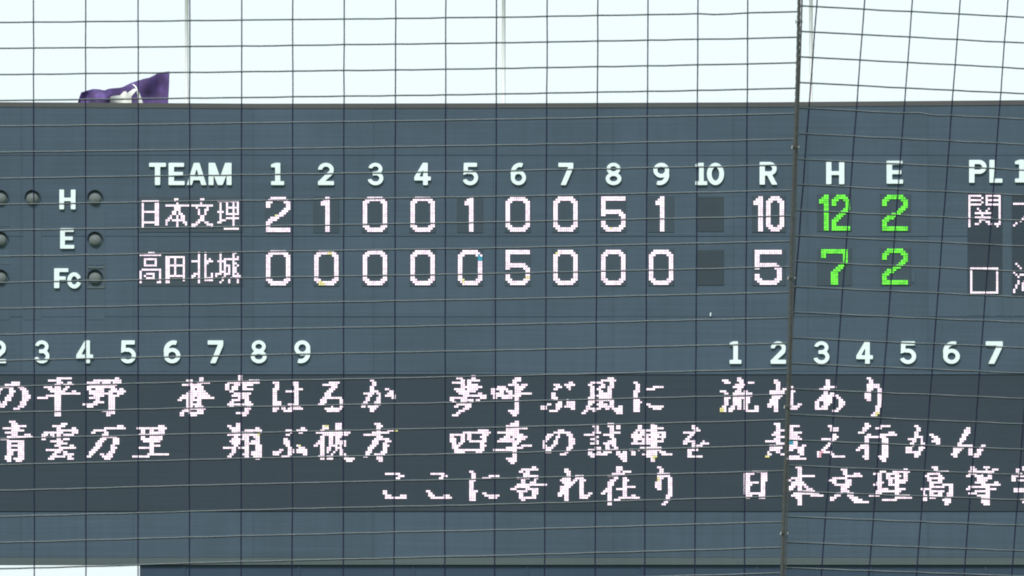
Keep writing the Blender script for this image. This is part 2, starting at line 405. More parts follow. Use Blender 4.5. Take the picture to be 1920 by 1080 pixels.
# line 2
G += [
 ("-1:100_180;0:120_205;1:125_285;2:25_215;3:130_280;4:50_190;5:125_190,275_355;6:80_375;7:0_90;8:75_265;9:75_130,200_265;10:75_265;11:75_130,195_265;12:75_265;13:75_140,200_265;14:75_140,200_265;15:50_130,200_265;16:50_130,150_265;17:75_130,175_255", A, 6, 21),
 ("0:690_755;1:590_740;2:640_700,810_870;3:640_890;4:490_700,810_895;5:465_540,565_610,640_700,715_825;6:465_520,590_610,640_700;7:470_520,640_690,715_795;8:565_720;9:640_770;10:610_690,790_840;11:665_870;12:515_700;13:600_680,710_770;14:590_640,700_820;15:565_740,760_820;16:540_620,755_820", A, 6, 21),
 ("1:1310_1385;2:1155_1410;3:1035_1190;4:1010_1070,1155_1215;5:1135_1220;6:1140_1310;7:1110_1190,1260_1335;8:1085_1165,1260_1335;9:1085_1160,1255_1335;10:1060_1140,1250_1310;11:1055_1135,1230_1310;12:1035_1110,1230_1285;13:1010_1085,1215_1285;14:1005_1060,1130_1180,1210_1280;15:980_1035,1155_1270;16:1180_1260", A, 6, 21),
 ("1:330_410;2:105_435;3:130_190,235_290,350_415;4:130_190,235_410;5:130_415;6:135_190,235_380;7:135_385;8:155_360;9:235_290;10:235_360;11:130_300;12~13:235_290;14:205_460;15:50_235", B, 6, 21),
 ("0:1210_1265;1:1110_1160,1210_1265;2:1130_1260,1430_1485;3:1155_1260,1310_1500;4:1160_1400,1450_1505;5:1115_1480;6:1185_1235,1300_1365,1410_1480;7:1160_1235,1255_1365,1430_1480;8:1130_1260,1300_1360,1390_1480;9:1160_1260,1300_1480;10:1180_1235,1300_1360,1440_1505;11:1060_1215,1235_1365,1440_1505;12:1170_1215,1300_1360,1440_1505;13:1160_1200,1300_1360,1390_1505;14:1130_1190,1290_1360,1380_1505;15:1110_1165,1300_1360,1400_1505;16:1430_1475", B, 6, 21),
 ("2:505_550;3:330_405,450_575;4:380_410,470_520;5:330_380;7:305_355;8:305_375;9:305_380;10:330_385,450_500;11:355_405,470_550;12:260_305,350_430,450_575;13:180_280,350_430,450_575;14:180_255,350_405,525_575;15:280_375", C_, 6, 21),
 ("0:890_965;1:745_820,890_965;2:745_820,890_965;3:725_780,890_965;4:670_1055;5:750_1035;6:720_770,820_865,890_965;7:720_765,820_865,890_940;8:690_765,820_865,890_1010;9:670_760,815_865,890_1010;10:645_690,720_765,815_910,940_960,990_1010;11:720_765,790_850,895_960;12:720_765,790_840,885_900,925_985;13:720_765,790_825,875_895,935_985;14:720_765,850_885,940_1010;15:690_760,790_860,960_1030;16:715_765,790_860,985_1110;17:1000_1080", C_, 6, 21),
 ("0:1325_1400;1:1350_1420;2:1350_1400;3:1350_1400,1470_1590;4:1300_1490;5:1200_1400;6:1350_1420;7:1325_1490;8:1300_1380,1445_1515;9:1300_1365,1430_1490;10:1275_1345,1425_1490;11:1255_1325,1420_1470;12:1250_1310,1420_1470;13:1230_1300,1400_1465;14:1225_1275,1325_1440;15:1205_1245,1350_1430;16:1350_1415;17:1370_1415", C_, 6, 21),
 ("3:445_570;4:275_590;5:150_320,345_395,490_570;6:150_200,270_320,345_390,490_565;7:150_225,270_315,345_390,515_565;8:150_225,250_300,345_545;9:175_225,250_290,490_540;10:175_270,470_540;11:175_240,470_520;12:175_520;13:200_320,445_510", D_, 6, 21),
 ("-1:860_920;0:830_925;1:785_925;2:765_1020;3:765_920;4:685_920;5:780_970;6:760_830,845_1020;7:710_880,900_990;8:685_945;9:850_930;10:850_900,950_1070;11:785_970;12:635_895;13:850_890;14:855_900;15:855_900;16:775_900;17:805_895;18:830_880", D_, 6, 21),
 ("3:1365_1430;4:1290_1350,1365_1500;5:1240_1310,1350_1380,1460_1525;6:1215_1285,1340_1380,1480_1530;7:1215_1260,1335_1360,1480_1545;8:1190_1240,1310_1360,1480_1550;9:1190_1220,1300_1350,1480_1550;10:1190_1230,1285_1335,1480_1530;11:1190_1300,1455_1525;12:1215_1300,1455_1500;13:1215_1280,1430_1475;14:1380_1450", D_, 6, 21),
 ("0:590_730;1:250_390,590_730,785_880;2:300_390,640_730,785_880;3:300_390,640_730;4:250_440,640_880;5:55_290,490_730;6:300_395,640_730;7:200_340,690_780;8:300_390,590_780;9:200_390,490_580,590_780;10:540_630,690_780;11:290_440,540_630,740_830;12:155_290,340_440,540_830;13:155_240,340_430,490_690,785_870,930_1020;14:155_590,785_1020;15:205_290,835_1020;16:880_1020;17:930_1020", 1090, 12, 21),
 ("0:840_885;1:690_740,840_910;2:690_740,840_985;3:670_910;4:640_700,720_800,835_1010;5:620_930,965_1010;6:620_740,765_810,835_1005;7:640_910,950_985;8:640_700,740_980;9:615_910;10:840_910;11:720_960;12:600_640,680_710,765_970;13:620_665,790_910,935_1005;14:620_665,740_910,960_1080;15:790_910;16~17:840_885", E_, 6, 21),
 ("1:1300_1350;2:1300_1375;3:1320_1400;4:1200_1350;5:1280_1340;6:1255_1305;7:1225_1280;8:1200_1345,1425_1460;9:1205_1245,1300_1345,1400_1495;10:1300_1415;11:1300_1370;12:1255_1370;13~14:1255_1300;15:1255_1420", E_, 6, 21),
 ("0:660_740;1:685_735,830_960;2:685_735,835_885;3:685_780,835_885;4:665_735,835_980;5:640_735,835_930;6:690_780,835_950;7:665_740,835_980;8:565_740,835_930;9:690_780,830_930;10:620_770,830_930,980_1025;11:620_770,830_1010;12:615_740,835_885,925_1005;13:600_630,680_740,780_830,930_1005;14:590_640,730_800,955_1005;15:565_620,780_960;16:800_1030", F_, 6, 21),
 ("1:1265_1310;2:1290_1390;3:1290_1395;5:1320_1370;6:1310_1390;7:1195_1370;8:1290_1340;9:1260_1310;10:1235_1290;11:1215_1265;12:1190_1250;13:1160_1320;14:1140_1200,1290_1340;15:1145_1190,1320_1465", F_, 6, 21),
 ("0:235_295;1:235_315,420_540;2:215_290,360_440;3:210_265;4:165_240,505_590;5:260_310,410_610;6:235_480;7~9:235_290,430_510;10:190_290,430_510;11:160_290,430_510;12:140_190,235_290,430_510;13:235_290,430_510;14:235_290,430_510;15:215_290,390_510;16:235_290,410_490;17:435_485", G_, 6, 21),
 ("1:795_850;2:820_875;3:820_870;4:800_850;5:795_850,960_1020;6:795_900,985_1070;7:725_830,870_905,1010_1095;8:770_825,870_905,990_1095;9:745_800,870_910,1040_1095;10:770_800,870_905;11:720_790,845_930;12:700_775,840_900;13:700_745,770_880;14:790_870;15:795_850", G_, 6, 21),
 ("2:365_475;3:350_475;4:310_470;5:300_425;6:260_375;7:215_375;8:205_320;9:160_265;10:160_520,700_815;11:110_330,405_525,690_770;12:65_275,405_525,645_770;13:65_230,405_520,600_715;14:65_200,410_720;15:85_160,500_660", 1780, 12, 21),
]
# line 3
G += [
 ("3:175_385;4:330_415;5:300_360;11:120_180;12:120_180;13:150_235,360_445;14:175_475", 700, 7.385, 41),
 ("3:800_1010;4:955_1040;5:920_975;11:745_800;12:745_805;13:775_860,985_1065;14:805_1100", 700, 7.385, 41),
 ("2:1335_1400;3:1365_1425;4:1365_1425,1610_1755;5:1365_1425,1520_1635;6:1340_1425;7~10:1340_1395;11:1340_1455;12:1340_1425,1515_1575;13:1340_1425,1545_1755;14:1340_1425,1610_1720;15:1340_1425", 700, 7.385, 41),
 ("0:335_375;1:215_395;2:190_225,250_300;3:240_300;4:240_395;5:170_300,345_395;6:215_260,345_370;7:215_260,305_370;8:165_490;9:150_300;10:100_165,260_395;11:170_280,330_395;12:190_240,330_395;13:190_235,330_370;14:190_370;15:215_255", 940, 5.647, 41),
 ("1:670_715;2:670_740;3:690_740;4:690_740,780_865;5:640_740,780_870;6:620_740,755_800,830_895;7:640_770,830_870;8:670_760,830_870;9:630_740,830_870;10:625_715,830_870;11:625_715,830_870;12:600_660,670_715,830_870,920_965;13:600_640,670_715,830_940;14:670_715,830_915;15:670_715", 940, 5.647, 41),
 ("0~1:1215_1280;2:1215_1265,1290_1375;3:1170_1300;4:1125_1240;5:1180_1235,1285_1325;6:1150_1215,1285_1350;7:1125_1190,1285_1325;8:1125_1190,1285_1325;9:1125_1165,1285_1415;10:1100_1165,1215_1325;11:1080_1165,1285_1325;12:1055_1100,1125_1165,1285_1325;13:1125_1165,1285_1325,1375_1415;14:1125_1165,1240_1465;15:1125_1165,1190_1255;16~17:1125_1165", 940, 5.647, 41),
 ("0:620_720;1~2:670_770;3:620_910;4:620_910;5:620_765,865_960;6:620_715,865_960;7~9:575_715,865_960;10:625_715,865_960;11~12:865_960;13:820_960;14:820_905;15:820_905;16:765_860;17:720_810", 1180, 12, 41),
 ("2:220_430;3:95_250,340_430;4~6:95_190,340_430;7:95_315,340_405;8:95_220,340_405;9~11:95_190,340_405;12:95_405;13:140_220,310_405;14:140_190,310_400", 1380, 7.385, 41),
 ("0:820_910;1~3:845_910;4:845_1090;5:755_910;6:710_775,820_910;7:755_940;8:755_970;9:740_820,845_910,940_1010;10:725_790,845_910,960_1060;11:720_750,845_1090;12:780_1150;13:760_910,1030_1210;14:820_910;15~17:845_910", 1380, 7.385, 41),
 ("1:1440_1535;2:1470_1535;3:1470_1535,1615_1710;4:1500_1750;5:1340_1535;6:1285_1400,1500_1600;7:1345_1400,1500_1600;8:1370_1600;9:1440_1570;10:1440_1540;11:1440_1570;12:1400_1480,1540_1620;13:1370_1445,1550_1650;14:1320_1400,1580_1690;15:1290_1360,1600_1745;16:1620_1840", 1380, 7.385, 41),
 ("1:415_475;2:115_205,275_500;3:40_155,200_360,420_475;4:90_155,200_260,310_390,420_475;5:90_155,200_360,420_475;6:90_155,225_280,310_480;7:85_180,225_280,310_450;8:40_155,225_360;9:90_155,310_360;10:90_230,310_445;11:90_400;12:70_150,310_360;13:0_125,310_495;14:310_530;15:145_340", 1630, 6.62, 41),
 ("0:760_850;1:790_850;2:810_980;3:710_875;4:680_740,850_905;5:710_935;6:710_760,840_905;7:735_905;8:735_795,900_1040;9:740_935,980_1040;10:640_765,975_1040;11:650_690,735_935,975_1040;12:650_690,735_790,850_910,950_1040;13:650_715,740_900,950_1040;14:655_715,740_825,930_1010;15:655_715,900_1010;16:930_1005;17:930_980", 1630, 6.62, 41),
 ("0:1255_1310,1405_1495;1:1255_1330,1430_1470,1520_1600;2:1230_1545;3:1215_1330,1385_1420,1470_1520;4:1190_1240,1300_1420,1460_1520;5:1340_1520;6:1330_1470;7:1300_1430,1550_1600;8:1380_1630;9:1215_1490;10:1190_1250,1430_1575;11:1300_1490;12:1225_1330,1430_1490;13:1340_1490;14:1370_1490;15:1380_1490;16:1385_1490;17:1410_1490", 1630, 6.62, 41),
 ("0:1895_1950,2010_2060;1:1820_1865,1900_1950,2010_2050;2:1820_1870,1925_1970;3:1840_1900,1960_2080;4:1780_2120;5:1760_1810,2060_2120;6:1760_1810,1840_2030;7:1950_2000;8:1930_1990;10:1790_2140;11:1790_2100;12:1930_1990;13:1930_1990;14:1930_1990;15:1875_1985;16:1890_1970", 1630, 6.62, 41),
]
for (txt, ox, z, r0) in G:
    dots_obj('lit_character', glyph(txt, ox, z, r0), disp_o)

# ------------------------------------------------------------------ score modules
N11 = {
 '0': "0:2_8;1:1_9;2:0_2,8_10;3~12:0_1,9_10;13:0_2,8_10;14:1_9;15:2_8",
 '1': "0:5_6;1:4_6;2~3:3_6;4~15:5_6",
 '2': "0:2_8;1:1_9;2:0_2,8_10;3~4:0_1,9_10;5:8_10;6:7_9;7:6_8;8:4_7;9:2_5;10:1_4;11:0_2;12~13:0_1;14~15:0_10",
 '5': "0~1:0_10;2~5:0_1;6:0_8;7:0_9;8:0_1,8_10;9:9_10;10:9_10;11~12:0_1,9_10;13:0_2,8_10;14:1_9;15:2_8",
 '7': "0~1:0_10;2~3:0_1,9_10;4:9_10;5:9_10;6:8_10;7:7_9;8:6_8;9:5_7;10~15:4_6",
 'n0': "0:2_5;1:1_6;2:0_2,5_7;3~12:0_1,6_7;13:0_2,5_7;14:1_6;15:2_5",
 'n1': "0:2_3;1:1_3;2:0_3;3:0_3;4~15:2_3",
 'n2': "0:2_5;1:1_6;2:0_2,5_7;3:0_1,6_7;4:0_1,6_7;5:6_7;6:5_7;7:4_6;8:3_5;9:2_4;10:1_3;11:0_2;12~13:0_1;14~15:0_7",
}
def bitmap(txt, u0, v0, pu, pv):
    out = []
    for r, runs in parse(txt).items():
        for (a, b) in runs:
            for c in range(int(a), int(b) + 1):
                out.append((u0 + (c + .5) * pu, v0 + (r + .5) * pv))
    return out

def module(u0, v0, u1, v1, label=None, mat=None):
    mb = MB(); mb.bevbox(u0, v0, u1, v1, -.03, .012, .008)
    o = mb.build('score_module', mat or M_mod, board)
    if label: o['label'] = label
    return o

centers = [521.6, 612, 703.1, 792.5, 881.5, 970.8, 1060.3, 1150, 1239.5, 1331]
top_row, low_row = "2100100510"[:9], "000005000"
top_row = "210010051"
for i, cu in enumerate(centers):
    for (row, v0, nm) in ((top_row, 369.2, 'upper'), (low_row, 469.3, 'lower')):
        u0 = cu - 22.9
        dv0 = -(i / 9.0) * 1.2
        if i < 9:
            o = module(u0 - 1.5, v0 - 1.5 + dv0, u0 + 47.3, v0 + 68 + dv0,
                       'score cell showing a lit white %s under inning %d, %s row' % (row[i], i + 1, nm))
            dots_obj('lit_digit', bitmap(N11[row[i]], u0, v0 + dv0, 4.16, 4.13), o, 4.16, 4.13)
        else:
            module(u0 - 2, v0 + .5 + dv0, u0 + 49, v0 + 67 + dv0, 'blank dark score cell under inning 10, %s row' % nm, M_dark)
# totals
o = module(1410, 366, 1473, 436, 'score cell showing a lit white 10 in the R column')
dots_obj('lit_digit', bitmap(N11['n1'], 1412.5, 368, 4.5, 4.13), o, 4.5, 4.13)
dots_obj('lit_digit', bitmap(N11['n0'], 1436.3, 368, 4.24, 4.13), o, 4.24, 4.13)
o = module(1410, 467, 1473, 536, 'score cell showing a lit white 5 in the R column')
dots_obj('lit_digit', bitmap(N11['5'], 1415, 468.5, 4.62, 4.1), o, 4.62, 4.1)
o = module(1532, 363, 1597, 434.5, 'score cell showing a lit green 12 in the H column')
dots_obj('lit_digit', bitmap(N11['n1'], 1535.7, 365, 4.5, 4.22), o, 4.5, 4.22, True)
dots_obj('lit_digit', bitmap(N11['n2'], 1559.4, 365, 4.32, 4.22), o, 4.32, 4.22, True)
o = module(1532, 465, 1597, 536, 'score cell showing a lit green 7 in the H column')
dots_obj('lit_digit', bitmap(N11['7'], 1539.5, 467.2, 4.55, 4.18), o, 4.55, 4.18, True)
for (v0, nm) in ((365.2, 'upper'), (466, 'lower')):
    o = module(1650, v0 - 2, 1708, v0 + 70, 'score cell showing a lit green 2 in the E column, %s row' % nm)
    dots_obj('lit_digit', bitmap(N11['2'], 1654, v0, 4.38, 4.23), o, 4.38, 4.23, True)

# team names
def tglyph(txt, ox, z, v0, pv, px0, pu=4.05):
    out = set()
    for r, runs in parse(txt).items():
        for (x0, x1) in runs:
            a, b = ox + x0 / z, ox + x1 / z
            n = max(1, round((b - a) / pu - .15))
            c0 = round(((a + b) / 2 - (n - 1) * pu / 2 - px0) / pu)
            for c in range(c0, c0 + n): out.add((c, r))
    return [(px0 + c * pu, v0 + r * pv) for (c, r) in sorted(out)]
T1 = ["1:140_450;2~5:140_195,365_460;6:140_460;7~10:140_195,365_460;11:140_460;12:140_195,365_455;13:140_195",
 "0:700_790;1:700_760;2:715_760;3:550_945;4~5:700_800;6:665_760,780_830;7:665_760,780_865;8:630_680,715_760,810_880;9:590_680,715_760,830_900;10:550_640,665_840,850_910;11:550_610,715_760,850_945;12:550_600,715_760,890_945;13:715_760",
 "0:1150_1240;1:1150_1200;2:1160_1200;3:1000_1390;4:1080_1130,1265_1310;5:1100_1150,1225_1310;6~7:1120_1165,1225_1270;8:1150_1235;9:1150_1240;10:1110_1240;11:1075_1165,1225_1300;12:1000_1130,1260_1380;13:1000_1090,1330_1385",
 "1:1450_1830;2~3:1490_1530,1600_1640,1680_1720,1790_1830;4:1490_1530,1600_1830;5:1490_1530,1600_1640,1680_1720,1790_1830;6:1445_1570,1600_1640,1680_1720,1790_1830;7:1490_1530,1600_1830;8:1490_1530,1680_1720;9:1490_1530,1600_1830;10:1490_1610,1680_1720;11:1440_1530,1680_1720;12~13:1680_1720;14:1565_1830"]
T2 = ["0:245_345;1:105_495;3:175_420;4~5:175_225,375_420;6:175_420;8:145_490;9:105_160,445_490;10:105_160,210_380,445_490;11:105_160,180_230,335_380,445_490;12:105_160,210_380,445_490;13:105_160,445_490;14:110_150,400_490",
 "2:545_895;3~5:545_635,700_745,855_895;6:545_895;7~10:545_635,700_745,855_895;11:545_895;12~13:545_635,855_895;14:550_640",
 "0:1110_1155,1225_1265;1~2:1115_1160,1225_1270;3:1115_1160,1225_1270,1295_1340;4:1000_1160,1225_1385;5:1115_1160,1225_1305;6~9:1115_1160,1225_1270;10:1035_1160,1225_1270,1330_1380;11:1000_1080,1115_1160,1225_1270,1330_1380;12:1000_1045,1115_1160,1225_1380;13:1115_1160,1230_1370;14:1110_1155",
 "0:1480_1520,1710_1775;1:1480_1525,1710_1760;2:1480_1525,1710_1750,1785_1830;3:1480_1525,1565_1830;4:1440_1600,1710_1750;5:1480_1525,1565_1600,1710_1785;6:1480_1525,1565_1670,1710_1750,1790_1830;7~8:1480_1525,1565_1600,1640_1670,1710_1790;9:1480_1600,1640_1670,1710_1790;10:1410_1530,1565_1670,1710_1750,1790_1830;11:1410_1450,1565_1600,1680_1850;12:1525_1560,1640_1700,1750_1850;13:1490_1540,1635_1680,1780_1830;14:1470_1530,1620_1680,1770_1830"]
for (T, v0, pv, ov, nm) in ((T1, 373.7, 3.95, 368, 'upper'), (T2, 474.3, 3.93, 469, 'lower')):
    mb = MB(); mb.bevbox(259, ov, 456, ov + 68, -.03, .012, .008)
    o = mb.build('name_display', M_name, board); o['label'] = 'dark %s strip with a lit four character team name' % nm
    for txt in T:
        dots_obj('lit_character', tglyph(txt, 250, 9.143, v0, pv, 267.8), o, 4.05, 3.95)

# pitcher column at the right
mb = MB(); mb.bevbox(1814, 364, 1879, 554, -.03, .012, .008); o = mb.build('name_display', M_disp, board)
P1 = "0:60_165,190_298;1:60_85,150_170,190_210,280_300;2:60_165,190_298;3:60_85,150_170,190_210,280_300;4:60_165,190_298;5:60_85,280_298;6:60_85,125_145,205_225,280_298;7:60_85,145_165,190_210,280_298;8:60_85,110_245,280_298;9:60_85,165_185,280_298;10:60_85,110_245,280_298;11:60_85,150_200,280_298;12:60_85,135_160,195_225,280_298;13:60_85,110_150,215_245,255_298;14:60_80,265_290"
dots_obj('lit_character', tglyph(P1, 1800, 4, 367.3, 4.06, 1817.5), o, 4.05, 4.05)
P2 = "0:75_296;1~10:75_96,275_296;11:75_296"
dots_obj('lit_character', tglyph(P2, 1800, 4, 503.5, 4.1, 1821), o, 4.05, 4.05)
mb = MB(); mb.bevbox(1898, 364, 1962, 554, -.03, .012, .008); o = mb.build('name_display', M_disp, board)
P3 = "4:395_620;0~8:500_515;9:490_520;10:475_500,520_545;11:455_475,540_565;12:440_460,560_585;13:420_440,580_600;14:398_420,595_620"
dots_obj('lit_character', tglyph(P3, 1800, 4, 366, 4.06, 1901.5), o, 4.05, 4.05)
P4 = "-2:415_432;-1:428_445;0:445_462;2:395_412;3:412_430,455_600;4:428_446;6:430_445,470_490;7:430_445,462_590;8:420_436,462_480,570_590;9:415_430,462_480,570_590;10:400_418,462_590;11:395_412"
dots_obj('lit_character', tglyph(P4, 1800, 4, 503, 4.06, 1901.5), o, 4.05, 4.05)
for (u0, u1) in ((1817, 1854), (1868, 1880), (1902, 1946)):
    mb = MB(); mb.bevbox(u0, 556, u1, 592, -.03, .006, .004); mb.build('access_cover', M_plate, board)
mb = MB(); mb.bevbox(1880.5, 372, 1896.5, 592, -.03, .005, .004); mb.build('access_cover', M_plate, board)
mb = MB(); mb.bevbox(1703.5 + 5, 512, 1716, 530, -.03, .01, .006); mb.build('access_cover', M_plate, board)

# ------------------------------------------------------------------ painted sign letters (outlines traced from simple shapes, extruded)
def poly(*p): return ('P', np.array(p, float).reshape(-1, 2))
def rect(x0, y0, x1, y1): return poly(x0, y0, x1, y0, x1, y1, x0, y1)
def ring(cx, cy, rx, ry, t, a0=0, a1=360): return ('R', (cx, cy, rx, ry, t, a0, a1))     # angles clockwise from +x, y down
def cut(s): return ('-',) + s
H = 42.0
GL = {
 'T': (32, [rect(0, 0, 32, 7.6), rect(11, 0, 21, H)]),
 'E': (29, [rect(0, 0, 9.8, H), rect(0, 0, 28, 7.6), rect(0, 17.2, 26, 24.4), rect(0, 34.4, 29, H)]),
 'A': (38, [poly(13.5, 0, 24.5, 0, 38, H, 28, H, 19, 11, 10, H, 0, H), rect(9, 26, 29, 32.8)]),
 'M': (43, [rect(0, 0, 9.2, H), rect(33.8, 0, 43, H), poly(0, 0, 12, 0, 21.5, 27, 31, 0, 43, 0, 26, H, 17, H)]),
 'R': (33, [rect(0, 0, 9.8, H), ring(18, 12.5, 13.6, 12.5, 8.0, -90, 90), rect(0, 0, 18, 7.4), rect(0, 17.6, 18, 25), poly(13, 23, 22, 22, 33, H, 22.6, H)]),
 'H': (33, [rect(0, 0, 9.6, H), rect(23.4, 0, 33, H), rect(5, 17.2, 28, 24.4)]),
 'P': (32, [rect(0, 0, 9.8, H), ring(18, 12.8, 14, 12.8, 8.2, -90, 90), rect(0, 0, 18, 7.6), rect(0, 18, 18, 25.6)]),
 'L': (25, [rect(0, 0, 9.8, H), rect(0, 34.4, 25, H)]),
 'F': (27, [rect(0, 0, 9.8, H), rect(0, 0, 27, 7.8), rect(0, 17.2, 22, 24.6)]),
 'c': (25, [ring(13.5, 15, 13.5, 15, 7.8), cut(poly(14, 15, 40, 5, 40, 25))]),
 '1': (24, [rect(7.5, 0, 17, H), poly(0, 3, 8, 0, 12, 0, 12, 8.6, 0, 8.6), rect(0, 34.8, 24, H)]),
 '2': (29.5, [ring(14.6, 13, 14.4, 13, 7.6, 180, 400), poly(21, 15, 29, 16.5, 27, 22, 11.5, 35.5, 11.5, H, 0, H, 0, 36), rect(0, 34.4, 29.5, H)]),
 '3': (30, [ring(14.4, 11.5, 13.4, 11.5, 7.0, 190, 450), ring(14.6, 29.3, 15, 12.9, 7.4, -90, 170), rect(9, 16.8, 15, 23.6)]),
 '4': (32, [rect(17, 0, 26, H), poly(16.5, 0, 24, 0, 9, 27, 0, 27), rect(0, 26, 32, 33.2)]),
 '5': (30, [rect(2.5, 0, 27.5, 7.6), poly(2.5, 0, 10.5, 0, 10, 20, 1.8, 23), ring(14.6, 28, 15, 14.2, 7.6, -115, 160)]),
 '6': (31, [ring(15.5, 28, 15, 14, 7.6), ring(18.5, 19, 18.3, 19, 8.4, 170, 290), poly(0.3, 18, 8.8, 16, 8.8, 28, .5, 28)]),
 '7': (29, [rect(0, 0, 29, 7.8), poly(20, 6, 29, 6, 29, 9.5, 14.6, H, 4.6, H)]),
 '8': (30, [ring(15, 11.2, 13.3, 11.2, 6.8), ring(15, 30, 15, 12, 7.4)]),
 '0': (33, [ring(16.5, 21, 16.5, 21, 9.2)]),
}
w9, s9 = GL['6']
def raster(name):
    src = '6' if name == '9' else name
    w, shp = GL[src]
    q = 4
    pad = 2.0
    nx, ny = int((w + 2 * pad) * q), int((H + 2 * pad) * q)
    X, Y = np.meshgrid((np.arange(nx) + .5) / q - pad, (np.arange(ny) + .5) / q - pad)
    Mk = np.zeros(X.shape, bool)
    for s in shp:
        neg = s[0] == '-'
        if neg: s = s[1:]
        if s[0] == 'P':
            P = s[1]; ins = np.zeros(X.shape, bool)
            for i in range(len(P)):
                x0, y0 = P[i]; x1, y1 = P[(i + 1) % len(P)]
                if y0 == y1: continue
                c = ((Y >= min(y0, y1)) & (Y < max(y0, y1)) & (X < (x1 - x0) * (Y - y0) / (y1 - y0) + x0))
                ins ^= c
        else:
            cx, cy, rx, ry, t, a0, a1 = s[1]
            o_ = ((X - cx) / rx) ** 2 + ((Y - cy) / ry) ** 2 <= 1
            i_ = ((X - cx) / (rx - t)) ** 2 + ((Y - cy) / (ry - t * .92)) ** 2 < 1
            ang = np.degrees(np.arctan2((Y - cy) / ry, (X - cx) / rx))
            aa = (ang - a0) % 360
            ins = o_ & ~i_ & (aa <= (a1 - a0))
        Mk = (Mk & ~ins) if neg else (Mk | ins)
    if name == '9': Mk = Mk[::-1, ::-1]
    Fd = Mk.astype(float)
    for _ in range(3):                                 # soften corners a little
        Pd = np.pad(Fd, 2, mode='edge')
        Fd = sum(Pd[2:-2, k:k + Fd.shape[1]] for k in range(5)) / 5
        Pd = np.pad(Fd, 2, mode='edge')
        Fd = sum(Pd[k:k + Fd.shape[0], 2:-2] for k in range(5)) / 5
    st = 3
    return Fd[::st, ::st], st / q, pad, w

def letter_mesh(name):
    Fd, st, pad, w = raster(name)
    ny, nx = Fd.shape
    verts, idx, faces = [], {}, []
    dep = .05
    def vert(x, y, back=0):
        k = (round(x, 4), round(y, 4), back)
        if k not in idx:
            idx[k] = len(verts)
            verts.append(((x - pad) * S, dep if back else 0.0, -(y - pad) * S))
        return idx[k]
    def lerp(a, b): return (.5 - a) / (b - a)
    for j in range(ny - 1):
        i = 0
        while i < nx - 1:
            c = (Fd[j, i], Fd[j, i + 1], Fd[j + 1, i + 1], Fd[j + 1, i])
            ins = [q > .5 for q in c]
            if all(ins):
                i0 = i
                while i < nx - 1 and Fd[j, i + 1] > .5 and Fd[j + 1, i + 1] > .5 and Fd[j, i] > .5 and Fd[j + 1, i] > .5: i += 1
                faces.append((vert(i0 * st, (j + 1) * st), vert(i * st, (j + 1) * st), vert(i * st, j * st), vert(i0 * st, j * st)))
                continue
            if any(ins):
                cs = [(i, j), (i + 1, j), (i + 1, j + 1), (i, j + 1)]
                pl = []; cr = []
                for k in range(4):
                    a, b_ = c[k], c[(k + 1) % 4]
                    (xa, ya), (xb, yb) = cs[k], cs[(k + 1) % 4]
                    if ins[k]: pl.append((xa * st, ya * st))
                    if ins[k] != ins[(k + 1) % 4]:
                        t_ = lerp(a, b_)
                        p = ((xa + (xb - xa) * t_) * st, (ya + (yb - ya) * t_) * st)
                        pl.append(p); cr.append((p, ins[k]))
                if len(pl) >= 3: faces.append(tuple(vert(*p) for p in reversed(pl)))
                if len(cr) == 2:
                    p, q_ = cr[0][0], cr[1][0]
                    if not cr[0][1]: p, q_ = q_, p
                    faces.append((vert(*p), vert(*q_), vert(*q_, 1), vert(*p, 1)))
            i += 1
    me = bpy.data.meshes.new('letter')
    me.from_pydata(verts, [], faces); me.materials.append(M_white); me.update()
    return me, w
LM = {}
def letter(ch, u0, u1, v0, v1):
    if ch not in LM: LM[ch] = letter_mesh(ch)
    me, w = LM[ch]
    o = bpy.data.objects.new('painted_letter' if ch.isalpha() else 'painted_number', me)
    COL.objects.link(o)
    p = face(u0, v0, .055)
    hh = H if ch != 'c' else 30.0
    o.parent = board
    o.matrix_parent_inverse = world_matrix(board).inverted()
    o.location = p
    o.scale = ((u1 - u0) / w, 1, (v1 - v0) / hh)
for ch, a, b in (('T', 280, 311.5), ('E', 316.5, 346.5), ('A', 350.5, 387.5), ('M', 391.5, 434.5),
                 ('1', 508.5, 533), ('2', 596.5, 626.5), ('3', 690, 719.3), ('4', 777, 808), ('5', 867.3, 897), ('6', 957.5, 986.8),
                 ('7', 1047, 1075), ('8', 1135.8, 1165), ('9', 1224.7, 1255), ('1', 1303.7, 1326), ('0', 1325.5, 1357.5)):
    letter(ch, a, b, 305.8, 347.4)
letter('R', 1424.3, 1457.6, 304.2, 346.6)
letter('H', 1549, 1583, 304.3, 345.8)
letter('E', 1662.3, 1693, 302, 344.8)
letter('P', 1817, 1849.5, 300.4, 343); letter('L', 1855, 1879.3, 300.2, 343); letter('1', 1903, 1928, 299.8, 342.5)
letter('H', 111.8, 142, 356, 392.8); letter('E', 113.2, 139.6, 428.3, 466.5); letter('F', 102, 128.5, 503.5, 540.6); letter('c', 126.5, 150.8, 511, 541.3)
for ch, a, b in (('1', -98, -75), ('2', -17, 11.8), ('3', 65.3, 93.5), ('4', 143.5, 175), ('5', 225.7, 255.5), ('6', 307.3, 339), ('7', 389.8, 418.9), ('8', 470.7, 500.2), ('9', 551.8, 582.4)):
    letter(ch, a, b, 638.6, 681.3)
for ch, a, b in (('1', 1368, 1390), ('2', 1445, 1473.7), ('3', 1525.6, 1555.4), ('4', 1605.5, 1636.6), ('5', 1687, 1718), ('6', 1768, 1800), ('7', 1848, 1880), ('8', 1929, 1960)):
    letter(ch, a, b, 640.4, 682.4)

